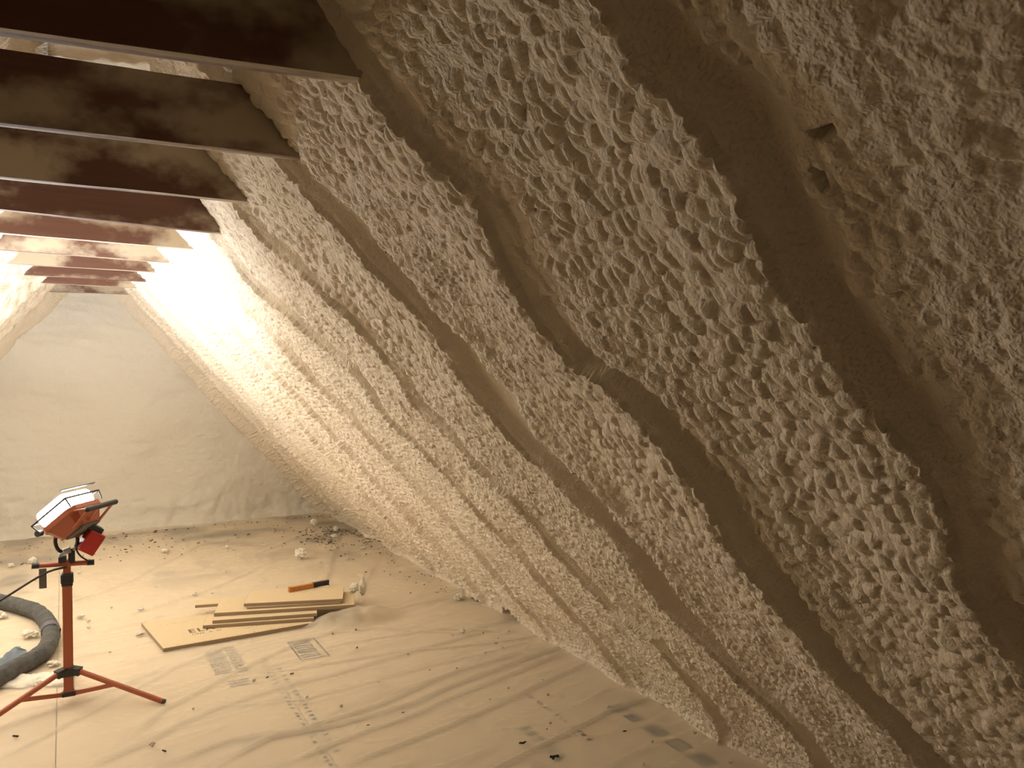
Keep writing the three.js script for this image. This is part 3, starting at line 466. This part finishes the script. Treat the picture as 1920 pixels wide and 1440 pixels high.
{ // little crumbs
  const crumb = scrapGeo(851, 0.8, 2);
  const C = [[1.1, -3.7, 11], [0.99, -3.88, 10], [0.81, -4.21, 13], [0.3, -3.69, 15], [1.88, -3.53, 9], [2.08, -3.54, 8], [1.92, -2.94, 11], [2.18, -3.12, 9], [2.35, -2.72, 11], [2.14, -2.74, 9], [2.01, -3.37, 9], [1.96, -4.37, 10], [2.12, -4.13, 12], [2.12, -4.05, 9], [2.28, -4.28, 12], [0.11, -5.65, 16], [0.11, -5.51, 14], [0.87, -5.93, 12], [1.2, -7.34, 22], [0.08, -6.98, 17], [1.24, -7.25, 16], [1.18, -7.2, 14], [2.0, -4.02, 10], [2.17, -4.2, 9], [1.92, -2.89, 8], [1.86, -3.1, 8], [1.99, -2.6, 9], [2.3, -2.45, 9], [1.74, -3.45, 7], [0.5, -4.0, 8], [1.35, -3.9, 7], [1.62, -4.2, 8], [0.2, -5.0, 10], [0.55, -6.3, 10], [1.05, -6.5, 12], [1.5, -7.3, 12], [1.3, -5.9, 9], [0.0, -6.4, 14], [-0.2, -6.9, 14], [0.25, -5.9, 11]];
  for (const [k, [x, z, r]] of C.entries()) { const m = mesh('foam_crumb', crumb, scrapMat); m.position.set(x, sheetAt(x, z)[0], z); m.scale.setScalar(r * 0.00075); m.rotation.y = k; tag(m, 'tiny pale foam crumb lying loose on the plastic sheet', 'foam crumb', 'tiny foam crumbs scattered on the plastic sheet'); }
  const darkMat = mat({ color: lin(0.035, 0.025, 0.022), roughness: 0.9 });
  const D = [[1.66, -2.99, 19, 'dark ragged debris bit with a round end, nearer the crease at the lower edge'], [1.72, -2.82, 24, 'largest dark debris bit, lowest on the bare sheet near the bottom edge of the photo']];
  for (const [x, z, r, label] of D) { const pieces = [], q = rng(871 + r); for (let k = 0; k < 7; k++) pieces.push(scrapGeo(880 + k, 0.6, 1).scale(0.35, 0.35, 0.35).translate((q() - 0.5) * 1.7, 0, (q() - 0.5) * 0.7)); const m = mesh('debris_bit', join(pieces), darkMat); m.position.set(x, sheetAt(x, z)[0], z); m.scale.setScalar(r * 0.0009); tag(m, label, 'debris'); }
  const chip = scrapGeo(891, 0.5, 1), N = [[2.1, -2.88, 10], [1, -4.22, 12], [0.88, -4.23, 10], [1.41, -4.43, 13], [1.36, -4.73, 12], [1.5, -4.73, 12], [0.34, -3.62, 13], [-0.2, -4.06, 16], [1.15, -3.46, 8], [1.33, -3.51, 8], [1.64, -3.94, 8], [1.82, -3.06, 7], [2.14, -4.33, 9], [1.77, -3.89, 8]];
  for (const [k, [x, z, r]] of N.entries()) { const m = mesh('dark_chip', chip, darkMat); m.position.set(x, sheetAt(x, z)[0], z); m.scale.set(r * 0.0009, r * 0.0006, r * 0.0005); m.rotation.y = k * 0.4 - 0.3; tag(m, 'tiny dark chip of debris lying on the plastic sheet', 'debris chip', 'tiny dark chips on the plastic sheet'); }
  // uncountable grit along the far edges
  const q = rng(901), spots = []; for (let k = 0; k < 900; k++) { const u = q(), t = q(); let x, z; if (u < 0.4) { x = 2.44 - Math.pow(q(), 2) * 0.5; z = -5.2 - t * 3.3; } else if (u < 0.75) { x = -0.5 + t * 2.8; z = -8.45 + Math.pow(q(), 1.6) * 1.3; } else { x = 2.15 + (q() + q() - 1) * 0.35; z = -7.4 + (q() + q() - 1) * 0.5; } if (fbm(x * 5, z * 5, 905, 2) > -0.12) spots.push([x, z]); }
  const grit = new THREE.InstancedMesh(scrapGeo(893, 0.6, 0), mat({ color: lin(0.16, 0.12, 0.085), roughness: 0.95 }), spots.length); grit.name = numbered('floor_grit'); const o = new THREE.Object3D();
  spots.forEach(([x, z], k) => { o.position.set(x, sheetAt(x, z)[0], z); o.rotation.y = k; const s = 0.004 + 0.009 * q() * q(); o.scale.set(s * 1.6, s, s); o.updateMatrix(); grit.setMatrixAt(k, o.matrix); }); grit.castShadow = grit.receiveShadow = true; scene.add(grit);
  tag(grit, 'dark grit and dust strewn along the far edges of the floor', 'grit', null, 'stuff');
}

renderer.render(scene, camera);
